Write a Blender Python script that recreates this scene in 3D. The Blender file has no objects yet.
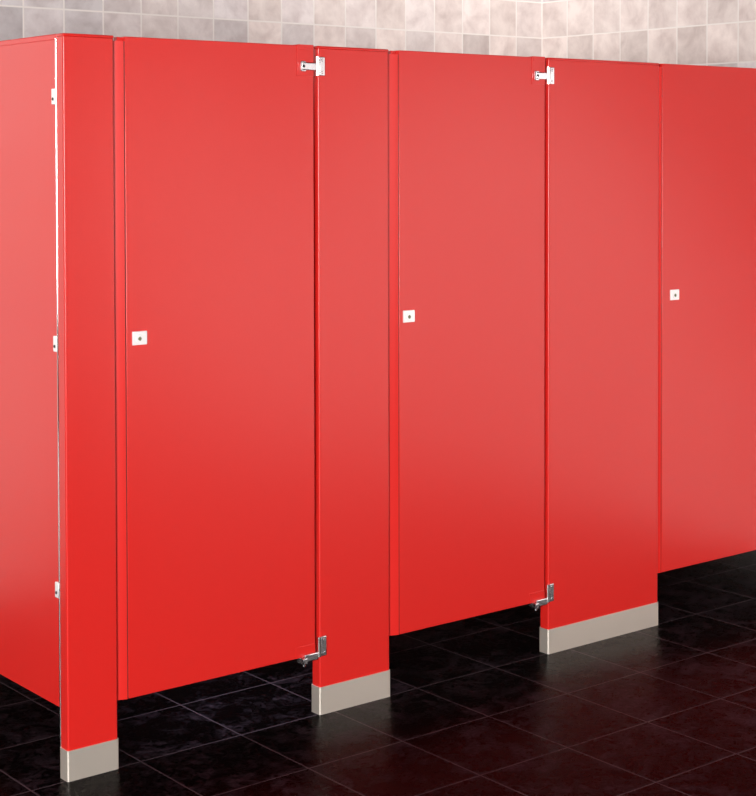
import bpy, bmesh, math, random
from mathutils import Vector, Matrix
random.seed(7)
S = bpy.context.scene
COL = S.collection

# ------------------------------------------------------------------ measured layout (metres)
H = 1.778            # top of the partitions
ZB = 0.164           # underside of doors and side panel
SHOE = 0.0738        # height of the steel shoes
TH = 0.036           # pilaster thickness
TILE = 0.2948; FOX = 0.497; FOY = 0.0061          # floor tiles
WT = 0.152; YW = 1.6071; XC = 3.1244; ZW = 1.9935   # wall tiles

# ------------------------------------------------------------------ helpers
def link(o):
    COL.objects.link(o); return o

def obj(name, bm, mat, parent=None, loc=(0, 0, 0), smooth=True):
    """one mesh object; bm in world coordinates, origin moved to loc"""
    me = bpy.data.meshes.new(name)
    o = bpy.data.objects.new(name, me)
    base = Vector(loc)
    if parent is not None:
        base = parent['_w']
        base = Vector(base)
    bmesh.ops.translate(bm, vec=-base, verts=bm.verts)
    bmesh.ops.recalc_face_normals(bm, faces=bm.faces)
    if smooth:
        bm.normal_update()
        for f in bm.faces: f.smooth = max(abs(c) for c in f.normal) < 0.99995
        for e in bm.edges:
            if len(e.link_faces) == 2 and e.calc_face_angle(0) > math.radians(32): e.smooth = False
    bm.to_mesh(me); bm.free()
    me.materials.append(mat)
    link(o)
    if parent is not None:
        o.parent = parent
        o['_w'] = list(base)
    else:
        o.location = base
        o['_w'] = list(base)
    return o

def thing(name, label, cat, loc, group=None):
    o = bpy.data.objects.new(name, None)
    o.empty_display_size = 0.1
    o.location = loc
    o['_w'] = list(loc)
    o['label'] = label; o['category'] = cat
    if group: o['group'] = group
    return link(o)

def add_box(bm, x0, x1, y0, y1, z0, z1, bev=0.0, seg=2, sel=None):
    r = bmesh.ops.create_cube(bm, size=1.0)
    vs = r['verts']
    for v in vs:
        v.co = Vector(((x0+x1)/2 + v.co.x*(x1-x0), (y0+y1)/2 + v.co.y*(y1-y0), (z0+z1)/2 + v.co.z*(z1-z0)))
    if bev > 0:
        es = set(e for v in vs for e in v.link_edges)
        if sel: es = [e for e in es if sel(e)]
        bmesh.ops.bevel(bm, geom=list(es), offset=bev, segments=seg, profile=0.5, affect='EDGES', clamp_overlap=True)
    return bm

def vertical(e):
    a, b = e.verts
    return abs(a.co.z-b.co.z) > 0.5*(a.co-b.co).length

def box(*a, **k):
    return add_box(bmesh.new(), *a, **k)

def add_cyl(bm, c, axis, r, h, seg=20, bev=0.0):
    """cylinder centred on c along axis"""
    q = Vector((0, 0, 1)).rotation_difference(Vector(axis)).to_matrix().to_4x4()
    M = Matrix.Translation(Vector(c)) @ q
    res = bmesh.ops.create_cone(bm, cap_ends=True, segments=seg, radius1=r, radius2=r-bev, depth=h, matrix=M)
    return bm

def prism(bm, pts, z0, z1):
    """extrude an xy outline from z0 to z1"""
    lo = [bm.verts.new((x, y, z0)) for x, y in pts]
    hi = [bm.verts.new((x, y, z1)) for x, y in pts]
    n = len(pts)
    bm.faces.new(lo[::-1]); bm.faces.new(hi)
    for i in range(n):
        bm.faces.new((lo[i], lo[(i+1) % n], hi[(i+1) % n], hi[i]))
    return bm

def prism_xz(bm, pts, y0, y1):
    lo = [bm.verts.new((x, y0, z)) for x, z in pts]
    hi = [bm.verts.new((x, y1, z)) for x, z in pts]
    n = len(pts)
    bm.faces.new(lo); bm.faces.new(hi[::-1])
    for i in range(n):
        bm.faces.new((lo[(i+1) % n], lo[i], hi[i], hi[(i+1) % n]))
    return bm

# ------------------------------------------------------------------ materials
def mat(name):
    m = bpy.data.materials.new(name); m.use_nodes = True
    nt = m.node_tree
    return m, nt, nt.nodes['Principled BSDF']

def N(nt, t, **kw):
    n = nt.nodes.new(t)
    for k, v in kw.items(): setattr(n, k, v)
    return n

def math_node(nt, op, a, b=None, c=None):
    n = N(nt, 'ShaderNodeMath', operation=op)
    for i, x in enumerate((a, b, c)):
        if x is None: continue
        if hasattr(x, 'default_value') or hasattr(x, 'links'): nt.links.new(x, n.inputs[i])
        else: n.inputs[i].default_value = x
    return n.outputs[0]

def make_red():
    m, nt, b = mat('red_powder_coat')
    b.inputs['Base Color'].default_value = RED
    b.inputs['Roughness'].default_value = 0.28
    b.inputs['IOR'].default_value = 1.5
    tc = N(nt, 'ShaderNodeTexCoord')
    no = N(nt, 'ShaderNodeTexNoise'); no.inputs['Scale'].default_value = 900
    no.inputs['Detail'].default_value = 1
    nt.links.new(tc.outputs['Object'], no.inputs['Vector'])
    bu = N(nt, 'ShaderNodeBump'); bu.inputs['Strength'].default_value = 0.03; bu.inputs['Distance'].default_value = 0.001
    nt.links.new(no.outputs['Fac'], bu.inputs['Height'])
    n2 = N(nt, 'ShaderNodeTexNoise'); n2.inputs['Scale'].default_value = 2.2; n2.inputs['Detail'].default_value = 2
    nt.links.new(tc.outputs['Object'], n2.inputs['Vector'])
    b2 = N(nt, 'ShaderNodeBump'); b2.inputs['Strength'].default_value = 0.05; b2.inputs['Distance'].default_value = 0.02
    nt.links.new(n2.outputs['Fac'], b2.inputs['Height'])
    nt.links.new(bu.outputs['Normal'], b2.inputs['Normal'])
    nt.links.new(b2.outputs['Normal'], b.inputs['Normal'])
    return m

def make_metal(name, col, rough, metallic=1.0, brushed=False):
    m, nt, b = mat(name)
    b.inputs['Base Color'].default_value = col
    b.inputs['Metallic'].default_value = metallic
    b.inputs['Roughness'].default_value = rough
    if brushed:
        tc = N(nt, 'ShaderNodeTexCoord')
        mp = N(nt, 'ShaderNodeMapping'); mp.inputs['Scale'].default_value = (6, 6, 900)
        nt.links.new(tc.outputs['Object'], mp.inputs['Vector'])
        no = N(nt, 'ShaderNodeTexNoise'); no.inputs['Scale'].default_value = 1.0; no.inputs['Detail'].default_value = 3
        nt.links.new(mp.outputs['Vector'], no.inputs['Vector'])
        bu = N(nt, 'ShaderNodeBump'); bu.inputs['Strength'].default_value = 0.12; bu.inputs['Distance'].default_value = 0.001
        nt.links.new(no.outputs['Fac'], bu.inputs['Height'])
        nt.links.new(bu.outputs['Normal'], b.inputs['Normal'])
    return m

def make_floor():
    m, nt, b = mat('black_slate_tile')
    L = nt.links.new
    tc = N(nt, 'ShaderNodeTexCoord')
    sep = N(nt, 'ShaderNodeSeparateXYZ'); L(tc.outputs['Object'], sep.inputs[0])
    u = math_node(nt, 'DIVIDE', math_node(nt, 'SUBTRACT', sep.outputs[0], FOX), TILE)
    v = math_node(nt, 'DIVIDE', math_node(nt, 'SUBTRACT', sep.outputs[1], FOY), TILE)
    fu, fv = math_node(nt, 'FLOOR', u), math_node(nt, 'FLOOR', v)
    du = math_node(nt, 'ABSOLUTE', math_node(nt, 'SUBTRACT', math_node(nt, 'SUBTRACT', u, fu), 0.5))
    dv = math_node(nt, 'ABSOLUTE', math_node(nt, 'SUBTRACT', math_node(nt, 'SUBTRACT', v, fv), 0.5))
    d = math_node(nt, 'MAXIMUM', du, dv)
    mr = N(nt, 'ShaderNodeMapRange', interpolation_type='SMOOTHSTEP')
    mr.inputs['From Min'].default_value = 0.4900; mr.inputs['From Max'].default_value = 0.4960
    L(d, mr.inputs['Value'])
    grout = mr.outputs[0]
    cid = N(nt, 'ShaderNodeCombineXYZ'); L(fu, cid.inputs[0]); L(fv, cid.inputs[1])
    wn = N(nt, 'ShaderNodeTexWhiteNoise', noise_dimensions='3D'); L(cid.outputs[0], wn.inputs['Vector'])
    # every tile shows another piece of slate
    sc = N(nt, 'ShaderNodeVectorMath', operation='SCALE'); sc.inputs['Scale'].default_value = 9.0
    L(wn.outputs['Color'], sc.inputs[0])
    ad = N(nt, 'ShaderNodeVectorMath', operation='ADD'); L(tc.outputs['Object'], ad.inputs[0]); L(sc.outputs[0], ad.inputs[1])
    n1 = N(nt, 'ShaderNodeTexNoise'); n1.inputs['Scale'].default_value = 7; n1.inputs['Detail'].default_value = 9
    n1.inputs['Roughness'].default_value = 0.68; n1.inputs['Distortion'].default_value = 1.3
    L(ad.outputs[0], n1.inputs['Vector'])
    n2 = N(nt, 'ShaderNodeTexNoise'); n2.inputs['Scale'].default_value = 34; n2.inputs['Detail'].default_value = 6
    n2.inputs['Roughness'].default_value = 0.7; n2.inputs['Distortion'].default_value = 2.2
    L(ad.outputs[0], n2.inputs['Vector'])
    r1 = N(nt, 'ShaderNodeValToRGB')
    r1.color_ramp.elements[0].position = 0.54; r1.color_ramp.elements[0].color = (*SLATE_D, 1)
    r1.color_ramp.elements[1].position = 0.86; r1.color_ramp.elements[1].color = (*SLATE_L, 1)
    mx = math_node(nt, 'ADD', math_node(nt, 'MULTIPLY', n1.outputs['Fac'], 0.55), math_node(nt, 'MULTIPLY', n2.outputs['Fac'], 0.50))
    L(mx, r1.inputs['Fac'])
    mix = N(nt, 'ShaderNodeMix', data_type='RGBA')
    L(grout, mix.inputs['Factor']); L(r1.outputs['Color'], mix.inputs['A'])
    mix.inputs['B'].default_value = (*GROUT_F, 1)
    L(mix.outputs['Result'], b.inputs['Base Color'])
    rr = N(nt, 'ShaderNodeMapRange'); L(mx, rr.inputs['Value'])
    rr.inputs['From Min'].default_value = 0.35; rr.inputs['From Max'].default_value = 0.7
    rr.inputs['To Min'].default_value = 0.22; rr.inputs['To Max'].default_value = 0.34
    L(rr.outputs[0], b.inputs['Roughness'])
    b.inputs['Specular IOR Level'].default_value = FLOOR_SPEC
    hgt = math_node(nt, 'SUBTRACT', math_node(nt, 'MULTIPLY', mx, 0.6), grout)
    bu = N(nt, 'ShaderNodeBump'); bu.inputs['Strength'].default_value = 0.35; bu.inputs['Distance'].default_value = 0.004
    L(hgt, bu.inputs['Height']); L(bu.outputs['Normal'], b.inputs['Normal'])
    return m

def make_wall_tile():
    """glazed stone-look tile; the tone of each tile is a per-face attribute"""
    m, nt, b = mat('stone_wall_tile')
    L = nt.links.new
    at = N(nt, 'ShaderNodeAttribute', attribute_name='tile_tone')
    tc = N(nt, 'ShaderNodeTexCoord')
    uv = N(nt, 'ShaderNodeAttribute', attribute_name='tile_uv')
    sep = N(nt, 'ShaderNodeSeparateXYZ'); L(uv.outputs['Vector'], sep.inputs[0])
    du = math_node(nt, 'ABSOLUTE', math_node(nt, 'SUBTRACT', sep.outputs[0], 0.5))
    dv = math_node(nt, 'ABSOLUTE', math_node(nt, 'SUBTRACT', sep.outputs[1], 0.5))
    d = math_node(nt, 'MAXIMUM', du, dv)
    mr = N(nt, 'ShaderNodeMapRange', interpolation_type='SMOOTHSTEP')
    mr.inputs['From Min'].default_value = 0.472; mr.inputs['From Max'].default_value = 0.49
    L(d, mr.inputs['Value'])
    n1 = N(nt, 'ShaderNodeTexNoise'); n1.inputs['Scale'].default_value = 10; n1.inputs['Detail'].default_value = 6
    n1.inputs['Roughness'].default_value = 0.6; n1.inputs['Distortion'].default_value = 0.25
    sc = N(nt, 'ShaderNodeVectorMath', operation='SCALE'); sc.inputs['Scale'].default_value = 23.0
    L(at.outputs['Vector'], sc.inputs[0])
    ad = N(nt, 'ShaderNodeVectorMath', operation='ADD'); L(tc.outputs['Object'], ad.inputs[0]); L(sc.outputs[0], ad.inputs[1])
    L(ad.outputs[0], n1.inputs['Vector'])
    rp = N(nt, 'ShaderNodeValToRGB')
    rp.color_ramp.elements[0].position = 0.3; rp.color_ramp.elements[0].color = (*TILE_D, 1)
    rp.color_ramp.elements[1].position = 0.62; rp.color_ramp.elements[1].color = (*TILE_L, 1)
    L(n1.outputs['Fac'], rp.inputs['Fac'])
    mu = N(nt, 'ShaderNodeMix', data_type='RGBA', blend_type='MULTIPLY'); mu.inputs['Factor'].default_value = 1
    L(rp.outputs['Color'], mu.inputs['A']); L(at.outputs['Color'], mu.inputs['B'])
    mix = N(nt, 'ShaderNodeMix', data_type='RGBA'); L(mr.outputs[0], mix.inputs['Factor'])
    L(mu.outputs['Result'], mix.inputs['A']); mix.inputs['B'].default_value = (*GROUT_W, 1)
    L(mix.outputs['Result'], b.inputs['Base Color'])
    b.inputs['Roughness'].default_value = 0.42
    hgt = math_node(nt, 'SUBTRACT', math_node(nt, 'MULTIPLY', n1.outputs['Fac'], 0.25), mr.outputs[0])
    bu = N(nt, 'ShaderNodeBump'); bu.inputs['Strength'].default_value = 0.25; bu.inputs['Distance'].default_value = 0.002
    L(hgt, bu.inputs['Height']); L(bu.outputs['Normal'], b.inputs['Normal'])
    return m

RED = (0.635, 0.0165, 0.0125, 1)
SLATE_D = (0.0012, 0.0007, 0.0009); SLATE_L = (0.092, 0.060, 0.080); GROUT_F = (0.075, 0.050, 0.060)
FLOOR_SPEC = 0.019
TILE_D = (0.56, 0.470, 0.450); TILE_L = (0.78, 0.695, 0.665); GROUT_W = (0.82, 0.76, 0.72)
M_RED = make_red()
M_SHOE = make_metal('brushed_stainless', (0.88, 0.79, 0.69, 1), 0.42, 0.78, True)
M_CHROME = make_metal('polished_chrome', (0.78, 0.78, 0.81, 1), 0.24)
M_BEAD = make_metal('polished_steel_bead', (0.9, 0.88, 0.86, 1), 0.08)
M_SATIN = make_metal('satin_chrome_plate', (0.88, 0.88, 0.88, 1), 0.35, 0.35)
M_DARK = make_metal('dark_screw_recess', (0.03, 0.028, 0.03, 1), 0.4, 0.5)
M_SEAM_SHADE = make_metal('dark_seam_shade', (0.10, 0.012, 0.010, 1), 0.6, 0.0)  # dark colour for the shade painted into the door seams
M_KNOB = make_metal('dull_green_indicator', (0.16, 0.17, 0.09, 1), 0.4, 0.4)
M_FLOOR = make_floor()
M_TILE = make_wall_tile()

# ------------------------------------------------------------------ setting
def structure(o):
    o['kind'] = 'structure'; return o

bm = box(-3.4, XC + 0.08, -8.6, YW + 0.08, -0.06, 0.0)
structure(obj('floor', bm, M_FLOOR, smooth=False))

def tone(v, warm):
    g = v ** 1.7
    return (g * (1 + 0.05*warm), g, g * (1 - 0.06*warm), 1)

def tile_wall(name, to_world, ncol, j0, j1, tones, thick):
    """grid of tiles, one quad each, thickened behind; column 0 starts at the corner"""
    bm = bmesh.new()
    tl = bm.loops.layers.float_color.new('tile_tone')
    ul = bm.loops.layers.float_vector.new('tile_uv')
    rng = random.Random(11 + ncol)
    vs = {}
    zlo = lambda j: max(0.0, ZW + j*WT)
    for i in range(ncol + 1):
        for j in range(j0, j1 + 1):
            vs[i, j] = bm.verts.new(to_world(i*WT, zlo(j), 0))
    for i in range(ncol):
        for j in range(j0, j1):
            f = bm.faces.new((vs[i, j], vs[i+1, j], vs[i+1, j+1], vs[i, j+1]))
            rel, warm = tones.get((i, j), (rng.uniform(0.9, 1.05), rng.uniform(-1, 1)))
            c = tone(rel, warm)
            vmin = 1 - (zlo(j+1)-zlo(j))/WT
            for lp, (a, b_) in zip(f.loops, ((0, vmin), (1, vmin), (1, 1), (0, 1))):
                lp[tl] = c; lp[ul] = (a, b_, 0)
    # back and sides so that the wall is a solid slab
    a = [(0, 0), (ncol*WT, 0), (ncol*WT, zlo(j1)), (0, zlo(j1))]
    back = [bm.verts.new(to_world(x, z, thick)) for x, z in a]
    front = [bm.verts.new(to_world(x, z, 0)) for x, z in a]
    fs = [bm.faces.new(back)]
    for k in range(4):
        fs.append(bm.faces.new((front[k], front[(k+1) % 4], back[(k+1) % 4], back[k])))
    for f in fs:
        for lp in f.loops: lp[tl] = (1, 1, 1, 1); lp[ul] = (0.5, 0.5, 0)
    me = bpy.data.meshes.new(name); bm.normal_update(); bm.to_mesh(me); bm.free()
    me.materials.append(M_TILE)
    return structure(link(bpy.data.objects.new(name, me)))

# tones of the tiles the photograph shows, from the corner leftwards / towards the viewer
row0 = [.86, 1.0, .93, 1.02, 1.0, 1.02, .94, 1.06, .97, 1.05, .98, 1.05, .95, 1.02, .89, 1.02, .91][::-1]
row1 = [.97, .98, .92, .98, 1.02, 1.0, 1.04, .98, 1.05, 1.0, 1.04, .98, 1.03, 1.0, 1.04, .96, .97][::-1]
warm = [-.8, -.6, -.7, -.3, 0, -.2, -.5, .3, -.3, .3, 0, .4, 0, .3, .2, .4, .1][::-1]
tb = {}
for i, (a, b_, w) in enumerate(zip(row0, row1, warm)):
    tb[i, -1] = (a, w); tb[i, 0] = (b_, w)
tile_wall('wall_back', lambda s, z, t: (XC - s, YW + t, z), 42, -14, 6, tb, 0.06)
tr = {}
for i, (a, b_) in enumerate(zip([1.02, .94, 1.02, .93, 1.02, .95, 1.04, 1.0], [.96, 1.0, .99, 1.02, .99, 1.03, .97, 1.05])):
    tr[i, -1] = (a, .4); tr[i, 0] = (b_, .3)
tile_wall('wall_right', lambda s, z, t: (XC + t, YW - s, z), 50, -14, 6, tr, 0.06)

# ------------------------------------------------------------------ pilasters
def side_round(e):
    return vertical(e)

PGROUP = 'red stall pilasters with steel shoes'
def pilaster(x0, x1, label, hinge_left=True, highlight_rod=False):
    t = thing('pilaster', label, 'pilaster', ((x0+x1)/2, TH/2, 0), PGROUP)
    body = obj('pilaster_panel', box(x0, x1, 0, TH, 0.012, H-0.008, bev=0.0045, seg=4, sel=vertical), M_RED, t)
    obj('top_cap', box(x0-0.0008, x1+0.0008, -0.0008, TH+0.0008, H-0.008, H, bev=0.0035, seg=3), M_RED, t)
    e = 0.0022
    bm = bmesh.new()
    add_box(bm, x0-e, x1+e, -e, TH+e, 0, SHOE, bev=0.005, seg=4, sel=vertical)
    sh = obj('shoe', bm, M_SHOE, t); sh['label'] = 'brushed stainless steel shoe'
    if highlight_rod:  # polished rod added so the rounded corner shows a bright highlight
        o = obj('highlight_rod', add_cyl(bmesh.new(), (0.0008, TH+0.0012, (SHOE+H-0.012)/2), (0, 0, 1), 0.0023, H-0.012-SHOE, 32), M_BEAD, t)
        o['label'] = 'thin polished rod added for the corner highlight'
    if hinge_left:
        for up in (True, False):
            z0, z1 = (1.699, 1.749) if up else (0.158, 0.211)
            bm = bmesh.new()
            # plate screwed to the face, with a round barrel along the pilaster's edge
            add_box(bm, x0+0.0008, x0+0.0185, -0.0060, -0.0003, z0, z1, bev=0.0022, seg=4)
            hb = obj('hinge_bracket', bm, M_CHROME, t); hb['label'] = 'chrome hinge bracket'
            bm = add_cyl(bmesh.new(), (x0-0.0042, -0.0030, (z0+z1)/2), (0, 0, 1), 0.0058, z1-z0, 32)
            obj('hinge_barrel', bm, M_BEAD, hb)
            for z in (z0+0.009, z1-0.009):
                bm = add_cyl(bmesh.new(), (x0+0.010, -0.0068, z), (0, -1, 0), 0.0042, 0.0024, bev=0.0012)
                obj('screw', bm, M_CHROME, hb)
    return t

pilaster(0.0, 0.1351, 'narrow red corner pilaster at the left end, meeting the side panel', hinge_left=False, highlight_rod=True)
pilaster(0.7442, 0.9829, 'red pilaster between the first and second doors, on a steel shoe')
pilaster(1.5903, 2.0741, 'widest red pilaster, between the second and third doors, on a long steel shoe')

pilaster(2.9540, XC, 'red pilaster against the right tiled wall, past the rightmost door')

# ------------------------------------------------------------------ doors
DGROUP = 'red stall doors with square latch plates'
def door(xe0, xl, xr, latch_x, label, hinge=True):
    """xe0 = start of the latch edge moulding, xl..xr = front face"""
    t = thing('stall_door', label, 'door', ((xl+xr)/2, 0.016, ZB), DGROUP)
    t['kind'] = 'thing'
    yf, yb = 0.0015, 0.030
    bm = box(xl, xr, yf, yb, ZB, H-0.001, bev=0.0022, seg=3)
    leaf = obj('door_leaf', bm, M_RED, t)
    # latch-side edge moulding: oblique strip that closes the gap to the pilaster
    bm = bmesh.new()
    yd = 0.0014 + (xl-xe0)*0.35
    prism(bm, [(xe0, yd), (xe0+0.0015, yd-0.0012), (xl-0.0062, 0.0024), (xl-0.0034, 0.0014), (xl-0.0026, 0.0024),
               (xl-0.0026, 0.008), (xl+0.0006, 0.008), (xl+0.0006, 0.030), (xe0, 0.030)], ZB, H-0.012)
    add_box(bm, xl-0.0150*(xl-xe0)/0.03, xl-0.0005, 0.014, 0.0295, H-0.014, H-0.002, bev=0.001, seg=2)
    obj('edge_moulding', bm, M_RED, t)
    sl = obj('seam_shade', box(xl-0.0026, xl-0.0001, 0.0026, 0.0078, ZB+0.0004, H-0.0125), M_SEAM_SHADE, t)  # dark strip stands in for shade in the groove beside the leaf
    sl['label'] = 'thin dark strip painted as seam shade'
    # latch plate
    s = 0.0203; lz = 1.0445
    lp = obj('latch_plate', box(latch_x-s, latch_x+s, yf-0.004, yf+0.001, lz-0.0168, lz+0.0168, bev=0.0016, seg=2), M_SATIN, t)
    lp['label'] = 'square bright chrome latch plate'
    bm = bmesh.new()
    add_cyl(bm, (latch_x-0.002, yf-0.0052, lz-0.001), (0, -1, 0), 0.0105, 0.003, 28, 0.001)
    obj('latch_collar', bm, M_SATIN, lp)
    bm = bmesh.new()
    add_cyl(bm, (latch_x-0.002, yf-0.0072, lz-0.001), (0, -1, 0), 0.0048, 0.002, 20, 0.0006)
    add_box(bm, latch_x-0.0032, latch_x-0.0008, yf-0.0095, yf-0.0072, lz-0.006, lz+0.004, bev=0.0004, seg=1)
    obj('latch_indicator', bm, M_KNOB, lp)
    if hinge:
        # pressed pockets that take the hinges
        bm = box(xr-0.056, xr-0.0006, yf-0.0012, yf+0.004, 1.697, H-0.0002, bev=0.001, seg=2)
        add_box(bm, xr-0.0495, xr-0.0005, yf-0.0018, yb, H-0.0125, H+0.0012, bev=0.001, seg=2)
        obj('hinge_pocket', bm, M_RED, t)
        bm = box(xr-0.064, xr-0.0006, yf-0.0012, yf+0.004, ZB+0.0006, ZB+0.031, bev=0.001, seg=2)
        obj('hinge_pocket', bm, M_RED, t)
        # upper pivot arm
        zc = 1.7225
        bm = bmesh.new()
        add_box(bm, xr-0.043, xr+0.0030, yf-0.010, yf-0.0014, zc-0.0105, zc+0.0105, bev=0.003, seg=3)
        add_box(bm, xr-0.047, xr-0.030, yf-0.0085, yf-0.0014, zc-0.0135, zc+0.0135, bev=0.002, seg=2)
        ha = obj('hinge_arm', bm, M_CHROME, t); ha['label'] = 'chrome hinge arm'
        bm = add_cyl(bmesh.new(), (xr-0.0385, yf-0.0092, zc), (0, -1, 0), 0.0048, 0.0022, 18, 0.0008)
        obj('hinge_screw', bm, M_DARK, ha)
        # lower pivot arm, hooked under the bottom edge
        bm = bmesh.new()
        zt = ZB + 0.0085
        add_box(bm, xr-0.041, xr+0.0030, yf-0.010, yf-0.0014, zt-0.020, zt, bev=0.0025, seg=2)
        add_box(bm, xr-0.047, xr-0.033, yf-0.0115, yf+0.018, zt-0.0255, zt-0.0090, bev=0.002, seg=2)
        ha = obj('hinge_arm', bm, M_CHROME, t); ha['label'] = 'chrome hinge arm'
        bm = add_cyl(bmesh.new(), (xr-0.040, yf-0.004, zt-0.0275), (0, 0, 1), 0.0042, 0.006, 16)
        obj('hinge_pin', bm, M_CHROME, ha)
    return t

door(0.1358, 0.1660, 0.7305, 0.2013, 'leftmost red stall door, hung between the corner pilaster and the second one')
door(0.9836, 1.0200, 1.5765, 1.0526, 'middle red stall door, with chrome hinges on its right edge')
door(2.0748, 2.0915, 2.9403, 2.1486, 'rightmost red stall door, running out of the picture')

# ------------------------------------------------------------------ side panel
t = thing('side_panel', 'red side panel closing the left end, reaching back to the tiled wall', 'partition panel', (0.017, 0.8, ZB))
bm = box(0.0045, 0.0295, TH+0.0045, YW, ZB, H-0.0005, bev=0.003, seg=3)
sheet = obj('panel_sheet', bm, M_RED, t)
bm = box(0.0030, 0.0310, TH+0.0045, YW, H-0.014, H+0.0008, bev=0.003, seg=3)
obj('top_moulding', bm, M_RED, t)
for z in (1.630, 1.0405, 0.4495):
    bm = bmesh.new()
    add_box(bm, -0.0015, 0.0052, TH+0.0042, TH+0.0225, z-0.019, z+0.019, bev=0.0022, seg=3)
    br = obj('mounting_bracket', bm, M_SATIN, t); br['label'] = 'small chrome mounting bracket'
    bm = add_cyl(bmesh.new(), (-0.0022, TH+0.0135, z-0.006), (-1, 0, 0), 0.0040, 0.0022, 16, 0.0006)
    obj('bolt', bm, M_DARK, br)

# ------------------------------------------------------------------ light
def area(name, loc, target, sx, sy, power, col=(1, 1, 1)):
    l = bpy.data.lights.new(name, 'AREA'); l.shape = 'RECTANGLE'; l.size = sx; l.size_y = sy
    l.energy = power; l.color = col
    o = link(bpy.data.objects.new(name, l)); o.location = loc
    o.rotation_euler = (Vector(target)-Vector(loc)).to_track_quat('-Z', 'Y').to_euler()
    return o

def spot(name, loc, target, power, angle, blend, radius, col=(1, 1, 1)):
    l = bpy.data.lights.new(name, 'SPOT'); l.energy = power; l.spot_size = math.radians(angle); l.spot_blend = blend
    l.shadow_soft_size = radius; l.color = col
    o = link(bpy.data.objects.new(name, l)); o.location = loc
    o.rotation_euler = (Vector(target)-Vector(loc)).to_track_quat('-Z', 'Y').to_euler()
    return o

area('window_light', (-6.5, -6.1, 1.95), (0.8, 0, 1.0), 2.4, 3.1, 1100, (1.0, 0.985, 0.97))
wash = area('wall_fill_light', (1.2, -0.25, 3.0), (2.7, 1.6, 2.4), 1.6, 0.5, 6.2, (1.0, 0.98, 0.965))  # unseen fill added to brighten the upper tiled walls
wash.data.spread = math.radians(54)
area('fill_softbox', (-1.2, -6.8, 1.40), (0.6, 0, 1.25), 5.6, 2.0, 75, (1.0, 0.98, 0.97))  # fill softbox added behind the camera for the sheen on the latch mouldings
spot('wall_fill_spot', (0.2, -2.4, 2.9), (3.12, -2.2, 0.0), 1250, 64, 0.6, 0.1)  # added spot, brightens the right wall that the doors reflect
spot('wall_fill_spot', (0.2, -5.6, 2.9), (3.12, -5.5, 0.0), 1950, 72, 0.5, 0.1)  # second added spot, further along the same wall
spot('wall_fill_spot', (-1.2, -1.0, 2.9), (-0.75, 1.6, 1.55), 430, 40, 0.5, 0.1)  # added spot, brightens the back wall mirrored in the side panel
cool_fill = area('cool_floor_fill', (0.66, 0.55, 2.7), (0.64, 0.22, 0.0), 0.2, 0.2, 1.2, (0.72, 0.83, 1.0))  # small cool lamp added to tint the floor under the first door
cool_fill.data.spread = math.radians(20)

w = bpy.data.worlds.new('World'); S.world = w; w.use_nodes = True
bg = w.node_tree.nodes['Background']
bg.inputs['Color'].default_value = (0.9, 0.95, 1.0, 1); bg.inputs['Strength'].default_value = 0.015

# ------------------------------------------------------------------ camera (shift lens, verticals almost parallel)
F, PX, PY = 1635.8, 382.29, 199.14
yaw, pitch, roll = 0.6737, -0.0260, -0.0019
fwd = Vector((math.sin(yaw)*math.cos(pitch), math.cos(yaw)*math.cos(pitch), math.sin(pitch)))
right = Vector((math.cos(yaw), -math.sin(yaw), 0)); up = right.cross(fwd)
R = right*math.cos(roll) + up*math.sin(roll); U = -right*math.sin(roll) + up*math.cos(roll)
cam = bpy.data.cameras.new('Camera'); co = link(bpy.data.objects.new('Camera', cam))
co.matrix_world = Matrix(((R.x, U.x, -fwd.x, -1.8181), (R.y, U.y, -fwd.y, -3.4797), (R.z, U.z, -fwd.z, 1.4857), (0, 0, 0, 1)))
cam.sensor_fit = 'VERTICAL'; cam.sensor_height = 24.0; cam.sensor_width = 24.0
cam.lens = F/796*24.0
cam.shift_x = (378-PX)/796; cam.shift_y = -(398-PY)/796
cam.clip_start = 0.05
S.camera = co

for o in COL.objects:
    if '_w' in o: del o['_w']
S.view_settings.view_transform = 'Standard'; S.view_settings.look = 'None'
S.view_settings.exposure = 0; S.view_settings.gamma = 1
